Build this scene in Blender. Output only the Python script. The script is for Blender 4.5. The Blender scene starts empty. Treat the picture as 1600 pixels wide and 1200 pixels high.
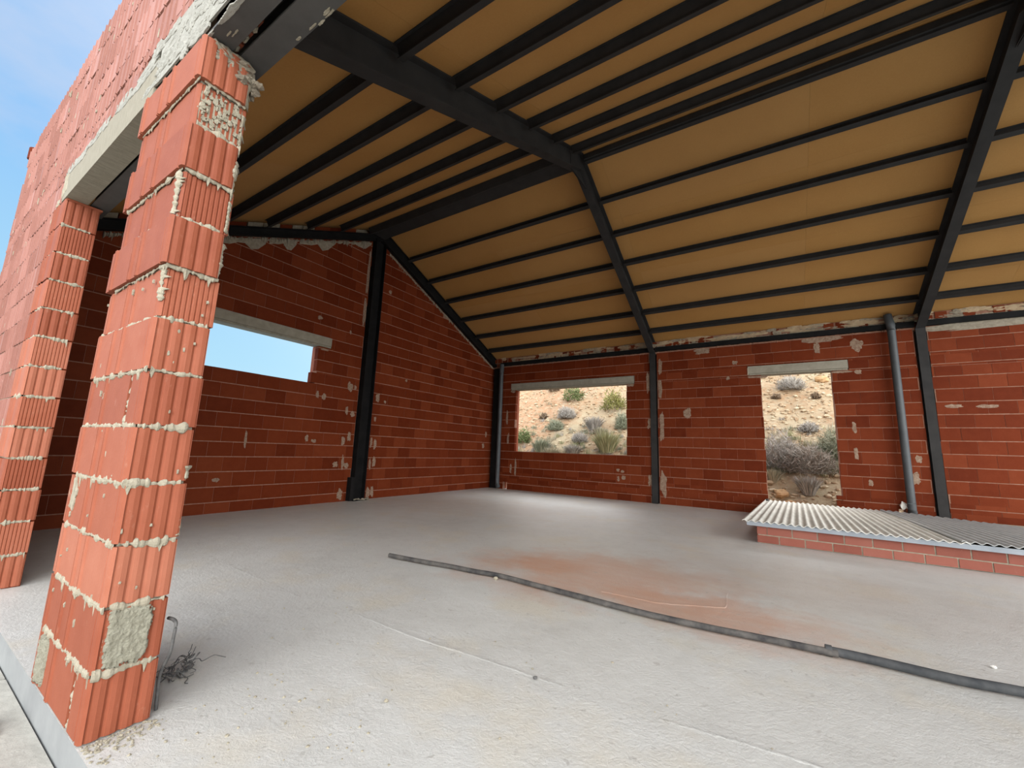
import bpy, math, random
from mathutils import Vector, Matrix, noise
random.seed(7)
R = random.random
def U(a, b): return a + (b - a) * random.random()
SC = bpy.context.scene
COL = SC.collection

# ------------------------------------------------------------------ measures (metres)
CAM = (6.3233, -0.4997, 0.9603)
YAW, PITCH, ROLL, FPX = 0.5723, 0.1613, 0.0359, 638.37
W = 8.366            # inner face of the back wall
T = 0.177            # thickness of the front wall
XP, WP = 4.4495, 0.673   # near pillar: right edge, width
X2 = 2.23            # end of the closed stretch of front wall
S = 4.2              # frame spacing
YR, ZR = 4.352, 4.891    # ridge, soffit of the rafters there
SL = 0.4408          # roof slope
XE = 10.6            # east end of the roof
HD = 0.28
def deck(y): return ZR + HD - SL * abs(y - YR)
def soffit(y): return ZR - SL * abs(y - YR)

# ------------------------------------------------------------------ materials
def mat(name):
    m = bpy.data.materials.new(name); m.use_nodes = True
    nt = m.node_tree
    b = nt.nodes['Principled BSDF']
    return m, nt, b
def N(nt, typ, **kw):
    n = nt.nodes.new(typ)
    for k, v in kw.items():
        if k in n.inputs: n.inputs[k].default_value = v
        else: setattr(n, k, v)
    return n
def coords(nt, scale=(1, 1, 1)):
    g = N(nt, 'ShaderNodeNewGeometry')
    mp = N(nt, 'ShaderNodeMapping'); mp.inputs['Scale'].default_value = scale
    nt.links.new(g.outputs['Position'], mp.inputs['Vector'])
    return mp.outputs['Vector']
def noise_n(nt, vec, scale, detail=4, rough=.6):
    n = N(nt, 'ShaderNodeTexNoise'); n.inputs['Scale'].default_value = scale
    n.inputs['Detail'].default_value = detail; n.inputs['Roughness'].default_value = rough
    nt.links.new(vec, n.inputs['Vector'])
    return n.outputs['Fac']
def ramp(nt, fac, stops):
    r = N(nt, 'ShaderNodeValToRGB'); e = r.color_ramp.elements
    while len(e) > 1: e.remove(e[-1])
    e[0].position = stops[0][0]; e[0].color = (*stops[0][1], 1)
    for p, c in stops[1:]:
        k = e.new(p); k.color = (*c, 1)
    nt.links.new(fac, r.inputs['Fac'])
    return r.outputs['Color']
def mix(nt, fac, a, b, blend='MIX'):
    m = N(nt, 'ShaderNodeMix'); m.data_type = 'RGBA'; m.blend_type = blend
    for sock, v in ((m.inputs[0], fac), (m.inputs[6], a), (m.inputs[7], b)):
        if hasattr(v, 'links'): nt.links.new(v, sock)
        elif isinstance(v, (int, float)): sock.default_value = v
        else: sock.default_value = (*v, 1)
    return m.outputs[2]
def mathn(nt, op, a, b=0.0, clamp=False):
    m = N(nt, 'ShaderNodeMath'); m.operation = op; m.use_clamp = clamp
    for s, v in ((m.inputs[0], a), (m.inputs[1], b)):
        if hasattr(v, 'links'): nt.links.new(v, s)
        else: s.default_value = v
    return m.outputs[0]
def bump(nt, b, h, strength=.5, dist=.01):
    n = N(nt, 'ShaderNodeBump'); n.inputs['Strength'].default_value = strength
    n.inputs['Distance'].default_value = dist
    nt.links.new(h, n.inputs['Height']); nt.links.new(n.outputs[0], b.inputs['Normal'])
def tint(nt):
    a = N(nt, 'ShaderNodeAttribute'); a.attribute_name = 'tint'
    return a.outputs['Fac']
def simple(name, c0, c1, scale=8, rough=.8, bs=.3, bd=.004, metal=0, bscale=None, stretch=(1, 1, 1), usetint=0.0):
    m, nt, b = mat(name)
    v = coords(nt, stretch)
    f = noise_n(nt, v, scale)
    if usetint:
        f = mathn(nt, 'ADD', mathn(nt, 'MULTIPLY', f, 1 - usetint), mathn(nt, 'MULTIPLY', tint(nt), usetint))
    nt.links.new(ramp(nt, f, [(.3, c0), (.7, c1)]), b.inputs['Base Color'])
    b.inputs['Roughness'].default_value = rough
    b.inputs['Metallic'].default_value = metal
    b.inputs['Specular IOR Level'].default_value = .05 if 'black' in name else .18 if 'steel' in name else .3
    if bs: bump(nt, b, noise_n(nt, coords(nt), bscale or scale * 6, 6, .7), bs, bd)
    return m

M = {}
def brick_mat(name, dark, midc, light, dust, dustamt, spec=.25):
    m, nt, b = mat(name)
    v = coords(nt)
    f = mathn(nt, 'ADD', mathn(nt, 'MULTIPLY', tint(nt), .6), mathn(nt, 'MULTIPLY', noise_n(nt, v, 9, 5), .5))
    c = ramp(nt, f, [(.15, dark), (.55, midc), (.95, light)])
    # thin mortar dust and splashes
    d = noise_n(nt, coords(nt, (1, 1, .55)), 26, 8, .75)
    dm = ramp(nt, d, [(.60, (0, 0, 0)), (.78, (1, 1, 1))])
    dm2 = mathn(nt, 'MULTIPLY', dm, dustamt)
    c = mix(nt, dm2, c, dust)
    nt.links.new(c, b.inputs['Base Color'])
    b.inputs['Roughness'].default_value = .62
    b.inputs['Specular IOR Level'].default_value = spec
    h = mathn(nt, 'ADD', noise_n(nt, v, 60, 5, .7), mathn(nt, 'MULTIPLY', noise_n(nt, coords(nt, (1, 1, .04)), 130, 2), .7))
    bump(nt, b, h, .35, .003)
    return m
M['brick'] = brick_mat('red_clay_brick_shaded', (.088, .0135, .0038), (.122, .0215, .0065), (.158, .033, .0115), (.26, .12, .07), .12, .06)  # inside copy of the brick, darkened: indoor shade put into the colour
M['brick_out'] = brick_mat('red_clay_brick_outside', (.21, .050, .022), (.275, .077, .038), (.34, .118, .068), (.50, .31, .23), .34, .28)  # same clay brick, lighter copy for the faces that daylight reaches
M['brick_face'] = brick_mat('red_clay_brick_sky_pale', (.22, .085, .060), (.285, .122, .092), (.35, .165, .132), (.58, .41, .36), .5, .36)  # same brick again; pale sky reflection painted into base and dust colours
M['brick_small'] = brick_mat('small_red_brick', (.20, .055, .035), (.25, .075, .05), (.29, .10, .07), (.4, .26, .2), .3)
M['mortar'] = simple('mortar', (.265, .235, .172), (.385, .345, .265), 30, .95, .9, .006, bscale=90)
M['mortar_in'] = simple('mortar_interior', (.20, .095, .062), (.29, .155, .105), 20, .95, .5, .004)
M['mortar_smear'] = simple('mortar_smear', (.16, .085, .055), (.30, .22, .16), 40, .95, .5, .004)
M['mortar_tan'] = simple('mortar_tan', (.30, .21, .13), (.44, .34, .22), 12, .95, .8, .006, bscale=60)
M['mortar_grey'] = simple('mortar_grey', (.19, .155, .115), (.29, .25, .19), 24, .95, .8, .006, bscale=80)
M['mortar_rough'] = simple('rough_mortar', (.36, .335, .25), (.50, .475, .37), 40, .97, 1.0, .02, bscale=120)
M['plaster'] = simple('whitish_render', (.27, .26, .225), (.37, .36, .32), 22, .95, .9, .008, bscale=70)
M['concrete'] = simple('cast_concrete', (.20, .18, .135), (.28, .255, .20), 14, .9, .5, .004, stretch=(6, 1, 1))
M['concrete_dark'] = simple('lintel_concrete', (.22, .195, .15), (.28, .255, .205), 10, .9, .4, .003)
M['steel'] = simple('dark_primed_steel', (.020, .0185, .018), (.030, .028, .027), 5, .75, .15, .002)
M['steel_black'] = simple('black_primed_steel', (.007, .007, .007), (.014, .013, .013), 5, .6, .15, .002)
M['steel_grey'] = simple('grey_primed_steel', (.06, .058, .055), (.085, .082, .078), 6, .6, .25, .003)
M['pipe'] = simple('grey_plastic', (.05, .054, .058), (.07, .075, .08), 4, .5, .05, .001)
M['hose'] = simple('dusty_black_plastic', (.035, .034, .035), (.12, .11, .10), 14, .6, .2, .002)
M['hose2'] = simple('black_plastic', (.03, .033, .036), (.08, .08, .08), 10, .5, .2, .002)
M['sheet'] = simple('weathered_fibre_cement', (.56, .55, .49), (.74, .72, .66), 7, .9, .4, .003, stretch=(3, .6, 1))
M['sheet_grey'] = simple('grey_sheet', (.36, .365, .36), (.46, .465, .45), 6, .85, .3, .003)
M['zinc'] = simple('zinc_angle', (.21, .23, .255), (.28, .30, .325), 6, .5, .1, .002, metal=.2)
M['rebar'] = simple('rusty_wire', (.05, .05, .05), (.11, .105, .10), 40, .7, .3, .002)
M['rock'] = simple('ochre_rock', (.38, .21, .09), (.52, .36, .2), 3, .95, .8, .02)
M['stones'] = simple('hill_stones', (.32, .22, .13), (.55, .46, .32), 2, .95, .6, .02, usetint=.6)
M['white'] = simple('white_lump', (.75, .72, .66), (.85, .82, .76), 20, .9, .4, .004)

def deck_mat():
    m, nt, b = mat('tan_roof_board')
    v = coords(nt)
    f = mathn(nt, 'ADD', mathn(nt, 'MULTIPLY', noise_n(nt, v, 1.3, 4), .6), mathn(nt, 'MULTIPLY', noise_n(nt, v, 60, 3), .4))
    c = ramp(nt, f, [(.3, (.31, .150, .041)), (.7, (.37, .19, .056))])
    c = mix(nt, mathn(nt, 'MULTIPLY', tint(nt), .3), c, (.39, .22, .09))
    nt.links.new(c, b.inputs['Base Color']); b.inputs['Roughness'].default_value = .7
    b.inputs['Specular IOR Level'].default_value = .2
    bump(nt, b, noise_n(nt, v, 120, 3), .1, .002)
    return m
M['deck'] = deck_mat()

def floor_mat():
    m, nt, b = mat('dusty_concrete_floor')
    v = coords(nt)
    big = noise_n(nt, v, .9, 5, .6); med = noise_n(nt, v, 5, 8, .7); fine = noise_n(nt, v, 70, 4, .7)
    f = mathn(nt, 'ADD', mathn(nt, 'MULTIPLY', big, .55), mathn(nt, 'MULTIPLY', med, .45))
    c = ramp(nt, f, [(.30, (.45, .44, .41)), (.5, (.53, .522, .49)), (.72, (.585, .58, .55))])
    # cream patches of mortar dust near the opening
    cr = ramp(nt, noise_n(nt, v, 1.7, 5), [(.52, (0, 0, 0)), (.68, (.5, .5, .5))])
    c = mix(nt, cr, c, (.55, .49, .38))
    # red brick dust: soft stain on the floor in the middle of the hall
    def stain(cx, cy, rx, ry, ang, soft, amt, col, c):
        mp = N(nt, 'ShaderNodeMapping'); mp.vector_type = 'TEXTURE'
        mp.inputs['Location'].default_value = (cx, cy, 0); mp.inputs['Rotation'].default_value = (0, 0, ang)
        mp.inputs['Scale'].default_value = (rx, ry, 1)
        g = N(nt, 'ShaderNodeNewGeometry'); nt.links.new(g.outputs['Position'], mp.inputs['Vector'])
        ln = N(nt, 'ShaderNodeVectorMath'); ln.operation = 'LENGTH'; nt.links.new(mp.outputs[0], ln.inputs[0])
        dd = mathn(nt, 'ADD', ln.outputs['Value'], mathn(nt, 'MULTIPLY', mathn(nt, 'SUBTRACT', noise_n(nt, v, 2.6, 6, .65), .5), 1.5))
        k = ramp(nt, dd, [(1 - soft, (1, 1, 1)), (1.0, (0, 0, 0))])
        k = mathn(nt, 'MULTIPLY', k, mathn(nt, 'MULTIPLY', amt, mathn(nt, 'ADD', noise_n(nt, coords(nt, (1, 3, 1)), 4, 6), .45)))
        return mix(nt, k, c, col)
    c = stain(5.0, 2.85, 1.35, .85, .28, .6, .72, (.50, .29, .205), c)
    c = stain(5.95, 2.5, .95, .45, 0, .6, .75, (.50, .29, .20), c)
    c = stain(4.6, 2.8, .5, .3, .4, .6, .6, (.48, .25, .16), c)
    c = stain(2.0, 5.3, 2.2, 1.2, .2, .6, .35, (.42, .33, .27), c)
    c = stain(6.3, 3.6, 1.6, .9, 0, .7, .4, (.43, .36, .31), c)
    rg = ramp(nt, noise_n(nt, v, 3.2, 10, .8), [(.36, (.16, .16, .16)), (.48, (0, 0, 0)), (.60, (0, 0, 0)), (.72, (.18, .18, .18))])
    c = mix(nt, rg, c, (.36, .345, .31))
    sp = ramp(nt, noise_n(nt, v, 22, 3, .5), [(.66, (0, 0, 0)), (.70, (.5, .5, .5))])
    c = mix(nt, sp, c, (.33, .31, .28))
    nt.links.new(c, b.inputs['Base Color']); b.inputs['Roughness'].default_value = .5
    b.inputs['Specular IOR Level'].default_value = .5
    h = mathn(nt, 'ADD', mathn(nt, 'MULTIPLY', noise_n(nt, v, 5, 10, .78), 1.6), mathn(nt, 'MULTIPLY', fine, .45))
    bump(nt, b, h, .55, .014)
    b.inputs['Coat Weight'].default_value = .35; b.inputs['Coat Roughness'].default_value = .42
    return m
M['floor'] = floor_mat()
M['slab_edge'] = simple('smooth_slab_edge', (.20, .205, .205), (.27, .275, .27), 5, .8, .15, .002)
M['paving'] = simple('pale_paving', (.31, .30, .265), (.41, .395, .35), 9, .9, .8, .006, bscale=30)

def hill_mat():
    m, nt, b = mat('ochre_hillside')
    v = coords(nt)
    f = noise_n(nt, v, .55, 5, .65)
    c = ramp(nt, f, [(.36, (.36, .19, .085)), (.48, (.385, .26, .145)), (.6, (.41, .325, .20))])
    g = N(nt, 'ShaderNodeNewGeometry'); sx = N(nt, 'ShaderNodeSeparateXYZ'); nt.links.new(g.outputs['Position'], sx.inputs[0])
    ok = mathn(nt, 'ADD', mathn(nt, 'MULTIPLY', sx.outputs['X'], -.42), mathn(nt, 'MULTIPLY', noise_n(nt, v, .9, 5), 1.6))
    c = mix(nt, ramp(nt, ok, [(.55, (0, 0, 0)), (.9, (.9, .9, .9))]), c, (.40, .185, .085))
    f2 = noise_n(nt, v, 7, 8, .75)
    c = mix(nt, ramp(nt, f2, [(.35, (0, 0, 0)), (.65, (.8, .8, .8))]), c, (.47, .395, .265))
    f3 = noise_n(nt, v, 14, 6, .75)
    c = mix(nt, ramp(nt, f3, [(.56, (0, 0, 0)), (.66, (.65, .65, .65))]), c, (.22, .15, .095))
    nt.links.new(c, b.inputs['Base Color']); b.inputs['Roughness'].default_value = .95
    bump(nt, b, noise_n(nt, v, 10, 8, .75), 1.0, .06)
    return m
M['hill'] = hill_mat()
def leaf(name, a, c):
    m, nt, b = mat(name)
    nt.links.new(ramp(nt, tint(nt), [(0, a), (1, c)]), b.inputs['Base Color'])
    b.inputs['Roughness'].default_value = .75; b.inputs['Specular IOR Level'].default_value = .2
    return m
M['green'] = leaf('green_leaves', (.07, .095, .03), (.20, .23, .10))
M['olive'] = leaf('olive_leaves', (.12, .12, .03), (.30, .28, .10))
M['grey'] = leaf('grey_twigs', (.20, .185, .16), (.50, .465, .415))
M['pale'] = leaf('pale_grass', (.22, .20, .13), (.46, .42, .31))
M['lime'] = leaf('yellow_green_leaves', (.19, .20, .09), (.44, .42, .25))
M['brown'] = leaf('brown_twigs', (.12, .085, .055), (.27, .20, .135))
M['greybrown'] = leaf('grey_brown_twigs', (.13, .11, .085), (.40, .355, .30))
M['sage'] = leaf('grey_green_leaves', (.14, .155, .10), (.34, .35, .25))

# ------------------------------------------------------------------ mesh builder
class MB:
    def __init__(s): s.v = []; s.f = []; s.m = []; s.t = []; s.mats = []; s.sm = []
    def mi(s, m):
        if m not in s.mats: s.mats.append(m)
        return s.mats.index(m)
    def add(s, vs, fs, m, t=None, smooth=False):
        o = len(s.v); s.v += [tuple(v) for v in vs]; k = s.mi(m)
        if t is None: t = R()
        for f in fs:
            s.f.append([o + i for i in f]); s.m.append(k); s.t.append(t); s.sm.append(smooth)
    def hexa(s, p, m, t=None):
        s.add(p, [(0, 3, 2, 1), (4, 5, 6, 7), (0, 1, 5, 4), (1, 2, 6, 5), (2, 3, 7, 6), (3, 0, 4, 7)], m, t)
    def box(s, x0, x1, y0, y1, z0, z1, m, t=None):
        s.hexa([(x0, y0, z0), (x1, y0, z0), (x1, y1, z0), (x0, y1, z0), (x0, y0, z1), (x1, y0, z1), (x1, y1, z1), (x0, y1, z1)], m, t)
    def loft(s, rings, m, t=None, smooth=False, closed=True, caps=True):
        n = len(rings[0]); vs = [p for r in rings for p in r]; fs = []
        for k in range(len(rings) - 1):
            for i in range(n if closed else n - 1):
                j = (i + 1) % n
                fs.append((k * n + i, k * n + j, (k + 1) * n + j, (k + 1) * n + i))
        s.add(vs, fs, m, t, smooth)
        if caps and closed:
            s.add(rings[0], [tuple(range(n - 1, -1, -1))], m, t)
            s.add(rings[-1], [tuple(range(n))], m, t)
    def tube(s, pts, r, m, seg=10, t=None, caps=True):
        pts = [Vector(p) for p in pts]; rings = []; up = Vector((0, 0, 1))
        for i, p in enumerate(pts):
            d = (pts[min(i + 1, len(pts) - 1)] - pts[max(i - 1, 0)]).normalized()
            a = up.cross(d)
            if a.length < .05: a = Vector((1, 0, 0)).cross(d)
            a.normalize(); b = d.cross(a)
            rr = r[i] if isinstance(r, (list, tuple)) else r
            rings.append([p + (a * math.cos(2 * math.pi * k / seg) + b * math.sin(2 * math.pi * k / seg)) * rr for k in range(seg)])
        s.loft(rings, m, t, True, True, caps)
    def rock(s, c, rx, ry, rz, m, t=None, jag=.25, seg=8, rows=6):
        c = Vector(c); off = Vector((U(0, 50), U(0, 50), U(0, 50))); rings = []
        for i in range(rows + 1):
            th = math.pi * i / rows; ring = []
            for k in range(seg):
                ph = 2 * math.pi * k / seg
                d = Vector((math.sin(th + .001) * math.cos(ph), math.sin(th + .001) * math.sin(ph), -math.cos(th)))
                g = 1 + jag * 2 * noise.noise(d * 1.4 + off)
                ring.append(c + Vector((d.x * rx * g, d.y * ry * g, d.z * rz * g)))
            rings.append(ring)
        s.loft(rings, m, t, False, True, True)
    def build(s, name, parent=None, loc=(0, 0, 0), mod=None):
        me = bpy.data.meshes.new(name)
        org = Vector(parent.location) if parent else Vector(loc)
        me.from_pydata([tuple(Vector(v) - org) for v in s.v], [], s.f)
        for m in s.mats: me.materials.append(m)
        me.polygons.foreach_set('material_index', s.m)
        me.polygons.foreach_set('use_smooth', s.sm)
        a = me.attributes.new('tint', 'FLOAT', 'FACE'); a.data.foreach_set('value', s.t)
        me.update()
        o = bpy.data.objects.new(name, me); COL.objects.link(o)
        if parent: o.parent = parent
        else: o.location = org
        return o
def tag(o, label=None, cat=None, group=None, kind=None):
    if label: o['label'] = label
    if cat: o['category'] = cat
    if group: o['group'] = group
    if kind: o['kind'] = kind
    elif label and cat: o['kind'] = 'thing'
    return o
def thing(name, loc, label, cat, group=None):
    o = bpy.data.objects.new(name, None); COL.objects.link(o); o.location = loc
    o.empty_display_size = .2
    return tag(o, label, cat, group)
def struct(o, label=None): o['kind'] = 'structure'; 
def setting(mb, name, label, cat):
    o = mb.build(name); tag(o, label, cat, None, 'structure'); return o

# ------------------------------------------------------------------ brick walls
def cells(u0, u1, w0, w1, holes):
    us = sorted({u0, u1, *[min(max(h[i], u0), u1) for h in holes for i in (0, 1)]})
    ws = sorted({w0, w1, *[min(max(h[i], w0), w1) for h in holes for i in (2, 3)]})
    for a, b in zip(us, us[1:]):
        for c, d in zip(ws, ws[1:]):
            mu, mw = (a + b) / 2, (c + d) / 2
            if not any(h[0] < mu < h[1] and h[2] < mw < h[3] for h in holes): yield a, b, c, d
def slab(mb, mp, u0, u1, w0, w1, d0, d1, holes, m, top=None, split=()):
    for a, b, c, d in cells(u0, u1, w0, w1, holes + [(s, s, w0, w0) for s in split]):
        ta, tb = (min(d, top(a)), min(d, top(b))) if top else (d, d)
        if max(ta, tb) <= c + .002: continue
        ta, tb = max(ta, c), max(tb, c)
        mb.hexa([mp(a, d0, c), mp(b, d0, c), mp(b, d1, c), mp(a, d1, c), mp(a, d0, ta), mp(b, d0, tb), mp(b, d1, tb), mp(a, d1, ta)], m)
def bricks(mb, mp, u0, u1, w0, w1, holes, m, z0=-.06, ch=.2, bl=.3, depth=.09, joint=.012, vj=.0035, jit=.0016, top=None, tooth=.012, ribs=False):
    r = 0; z = z0
    while z < w1:
        za, zb = max(z, w0) + joint / 2, min(z + ch, w1) - joint / 2
        if zb - za > .02:
            cuts = sorted({za, zb, *[h[k] for h in holes for k in (2, 3) if za + .015 < h[k] < zb - .015]})
            for qa, qb in zip(cuts, cuts[1:]):
                hs = sorted((h[0] + U(-tooth, tooth) * (h[4] if len(h) > 4 else 1), h[1] + U(-tooth, tooth) * (h[4] if len(h) > 4 else 1)) for h in holes if h[2] < (qa + qb) / 2 < h[3])
                iv, p = [], u0
                for a, b in hs:
                    if a > p: iv.append((p, a))
                    p = max(p, b)
                if p < u1: iv.append((p, u1))
                u = u0 - bl + (.5 * bl if r % 2 else 0) + U(-.03, .03)
                while u < u1:
                    ln = bl + U(-.012, .012)
                    for a, b in iv:
                        x0, x1 = max(u, a) + vj / 2, min(u + ln, b) - vj / 2
                        if x1 - x0 < .02: continue
                        d = U(-jit, jit); za2, zb2 = qa + U(-.001, .001), qb + U(-.001, .001)
                        ta, tb = (min(zb2, top(x0)), min(zb2, top(x1))) if top else (zb2, zb2)
                        if min(ta, tb) <= za2 + .01: continue
                        if ribs:
                            prof = [(x0, 0)]
                            for k in range(1, 5):
                                c = u + ln * (.07, .36, .64, .93)[k - 1] + U(-.01, .01)
                                if x0 + .014 < c < x1 - .014: prof += [(c - .012, 0), (c - .007, -.0065), (c - .002, -.0065), (c + .001, .004), (c + .005, .004), (c + .007, 0)]
                            prof += [(x1, 0), (x1, depth), (x0, depth)]
                            mb.loft([[mp(a2, b2 + d, za2) for a2, b2 in prof], [mp(a2, b2 + d, zb2) for a2, b2 in prof]], m, None)
                        else:
                            mb.hexa([mp(x0, d, za2), mp(x1, d, za2), mp(x1, depth, za2), mp(x0, depth, za2), mp(x0, d, ta), mp(x1, d, tb), mp(x1, depth, tb), mp(x0, depth, ta)], m)
                    u += ln
        z += ch; r += 1
def patch(mb, mp, u, w, ru, rw, m, th=.008, n=20, sq=.5, off=0.0):
    """an irregular smear or lump of mortar lying on a wall face"""
    o = Vector((U(0, 90), U(0, 90), 0)); rings = []; n = max(n, 26)
    flat = min(1, th / .01)
    for k, (s, h) in enumerate(((1, -.003), (.985, th * .7), (.8, th), (.6, th * .9), (.35, th), (.1, th))):
        ring = []
        for i in range(n):
            a = 2 * math.pi * i / n; ca, sa = math.cos(a), math.sin(a)
            e = (abs(ca) ** (2 / (1 - sq * .75)) + abs(sa) ** (2 / (1 - sq * .75))) ** (-(1 - sq * .75) / 2) if sq else 1
            q = Vector((ca, sa, 0)) * (1.3 if sq < .7 else 2.0)
            amp = .42 if sq < .7 else .10
            g = 1 + amp * noise.noise(q + o) + amp * .6 * noise.noise(q * 3.1 + o) + .13 * noise.noise(q * 8 + o)
            x, y = u + ca * ru * e * g * s, w + sa * rw * e * g * s
            hh = h + (th * .55 * noise.noise(Vector((x * 45, y * 45, 3)) + o) + th * .35 * noise.noise(Vector((x * 140, y * 140, 3)) + o) if k else 0)
            ring.append(mp(x, -hh - off, y))
        rings.append(ring)
    mb.loft(rings, m, None, False, True, True)
def grid_patch(mb, mp, u, w, ru, rw, m, th=.01, n=44):
    o = Vector((U(0, 90), U(0, 90), 0)); idx = {}; vs = []; fs = []
    def inside(x, y):
        e = (abs(x) ** 7 + abs(y) ** 7) ** (1 / 7); q = Vector((x * 2.2, y * 2.2, 0)) + o
        return e < .9 + .12 * noise.noise(q) + .07 * noise.noise(q * 4)
    for i in range(n + 1):
        for j in range(n + 1):
            x, y = -1.05 + 2.1 * i / n, -1.05 + 2.1 * j / n
            edge = inside(x * 1.06, y * 1.06)
            h = th * (.75 + .5 * noise.noise(Vector((x * 3, y * 3, 2)) + o) + .4 * noise.noise(Vector((x * 9, y * 9, 5)) + o) + .25 * noise.noise(Vector((x * 24, y * 24, 7)) + o)) if edge else -.004
            idx[i, j] = len(vs); vs.append(mp(u + x * ru, -h, w + y * rw))
    for i in range(n):
        for j in range(n):
            if inside(-1.05 + 2.1 * (i + .5) / n, -1.05 + 2.1 * (j + .5) / n): fs.append((idx[i, j], idx[i + 1, j], idx[i + 1, j + 1], idx[i, j + 1]))
    mb.add(vs, fs, m, None, True)
def bead(mb, p, q, nrm, r0, m, step=.006, sag=.008, drip=.045):
    p, q, nrm = Vector(p), Vector(q), Vector(nrm); L = (q - p).length; n = max(3, int(L / step)); o = Vector((U(0, 99), U(0, 99), 0))
    rings = []; up = Vector((0, 0, 1)) if abs((q - p).z) < L * .7 else nrm.cross(Vector((0, 0, 1)))
    for i in range(n + 1):
        t = i / n; c = p.lerp(q, t)
        a = .75 + .9 * noise.noise(o + Vector((t * L * 18, 0, 0))) + .75 * noise.noise(o + Vector((t * L * 75, 9, 0))) + .4 * noise.noise(o + Vector((t * L * 190, 9, 0)))
        rr = r0 * max(.12, a); dr = r0 * 2.4 if R() < drip else 0
        c = c + up * (noise.noise(o + Vector((t * L * 14, 5, 0))) * sag + U(-.0012, .0012))
        pts = []
        for k in range(6):
            an = math.pi * k / 5 - math.pi / 2
            h = (rr * 1.25 * math.sin(an)) - (dr if k < 2 else 0)
            pts.append(c + up * h + nrm * (rr * .75 * math.cos(an) - .003))
        rings.append(pts)
    mb.loft(rings, m, None, False, True, True)

mpB = lambda u, d, w: (u, W + d, w)
mpL = lambda u, d, w: (-d, u, w)
mpF = lambda u, d, w: (u, d, w)

# --- back wall
real = [(.745, 3.625, .945, 2.505), (6.165, 7.225, -.1, 2.53), (.44, .562, -.1, .175), (7.90, 7.985, -.1, .27)]
real_row = [(.745, 3.625, .945, 2.505), (6.165, 7.225, .41, 2.53), (6.165, 7.14, -.1, .41, .2), (.44, .562, -.1, .175, 0), (7.90, 7.985, -.1, .27, .3)]
lint = [(.595, 3.80, 2.50, 2.685), (5.955, 7.465, 2.525, 2.715)]
gaps = [(-.3, .27, -.1, 3.12), (S - .075, S + .088, -.1, 3.12), (2 * S - .088, 2 * S + .075, -.1, 3.12)]
tie = [(-.3, XE + .1, 3.163, 3.262)]
mb = MB()
topB = lambda u: 3.385
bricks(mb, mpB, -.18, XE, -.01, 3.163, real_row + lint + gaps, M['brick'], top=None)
bricks(mb, mpB, -.18, XE, 3.265, 3.385, gaps[:0], M['brick'], z0=3.265, ch=.125, bl=.16, jit=.012, vj=.03, depth=.07)
slab(mb, mpB, -.18, XE, -.1, 3.39, .0035, .092, real + lint + gaps + tie, M['mortar_in'])
slab(mb, mpB, -.18, XE, -.1, 3.39, .092, .18, real + lint, M['brick_out'])  # lighter brick copy, so daylight on the opening jambs is in the colour
for u, w, a, b in [(5.18, 3.09, .16, .06), (7.10, 3.10, .30, .055), (7.05, 2.96, .05, .10), (7.60, 2.95, .09, .11), (4.86, 1.82, .075, .11), (4.36, 1.60, .05, .30), (4.34, 2.35, .04, .22), (4.12, 1.62, .06, .11),
                   (4.36, .42, .07, .24), (4.10, .45, .05, .12), (4.09, 2.5, .035, .25), (4.35, 2.85, .04, .18), (6.12, 2.495, .17, .02), (7.36, 2.50, .15, .025), (.66, 2.47, .07, .03), (3.72, 2.47, .09, .03),
                   (3.42, .62, .035, .035), (3.52, .60, .04, .03), (3.43, .44, .03, .06), (3.54, .47, .045, .05), (.66, .5, .03, .12), (.80, .55, .03, .2), (7.46, 1.55, .03, .10), (7.45, 1.12, .03, .10), (7.6, .65, .03, .05),
                   (8.14, .75, .06, .10), (8.2, 1.05, .04, .06), (9.0, 1.86, .12, .03), (9.5, 1.3, .10, .06), (8.66, 1.87, .1, .03), (.5, 1.8, .03, .2), (.55, 1.25, .03, .15), (7.58, 2.48, .05, .04), (5.62, 2.5, .03, .04), (5.75, 2.8, .05, .04)]:
    patch(mb, mpB, u, w, a * .9, b * .9, M['mortar_smear'], .0025)
for k in range(110):
    patch(mb, mpB, U(.3, 10.4), U(3.28, 3.385), U(.04, .22), U(.012, .045), M['mortar_tan'] if R() < .7 else M['mortar_grey'], .010)
patch(mb, mpB, 10.5, 3.11, 2.05, .062, M['mortar_grey'], .006, n=60, sq=.9)
bead(mb, (.6, W, 3.272), (XE, W, 3.272), (0, -1, 0), .012, M['mortar'])
bead(mb, (.6, W, 3.155), (8.2, W, 3.155), (0, -1, 0), .010, M['mortar_in'])
setting(mb, 'wall_back', 'red hollow-brick back wall with a wide window opening and a doorway onto the hillside', 'wall')

# --- gable wall on the left
gwin = (1.45, 3.335, 1.92, 2.565)
gwin_row = [(1.45, 3.335, 2.11, 2.565), (1.45, 3.255, 1.92, 2.11)]
glint = (1.25, 3.56, 2.565, 2.755)
gpost = (4.185, 4.475, -.1, 5.0)
topG = lambda u: deck(u) - .012
topGi = lambda u: soffit(u) + .03
mb = MB()
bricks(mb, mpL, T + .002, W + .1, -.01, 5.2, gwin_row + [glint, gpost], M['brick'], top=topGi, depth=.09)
slab(mb, mpL, T + .002, W + .1, -.1, 5.2, .0035, .092, [gwin, glint, gpost], M['mortar_in'], top=topGi, split=(YR,))
slab(mb, mpL, T + .002, W + .18, -.1, 5.2, .092, .18, [gwin, glint], M['brick_out'], top=topG, split=(YR,))  # lighter brick copy brightens the window jamb as if skylit
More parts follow.
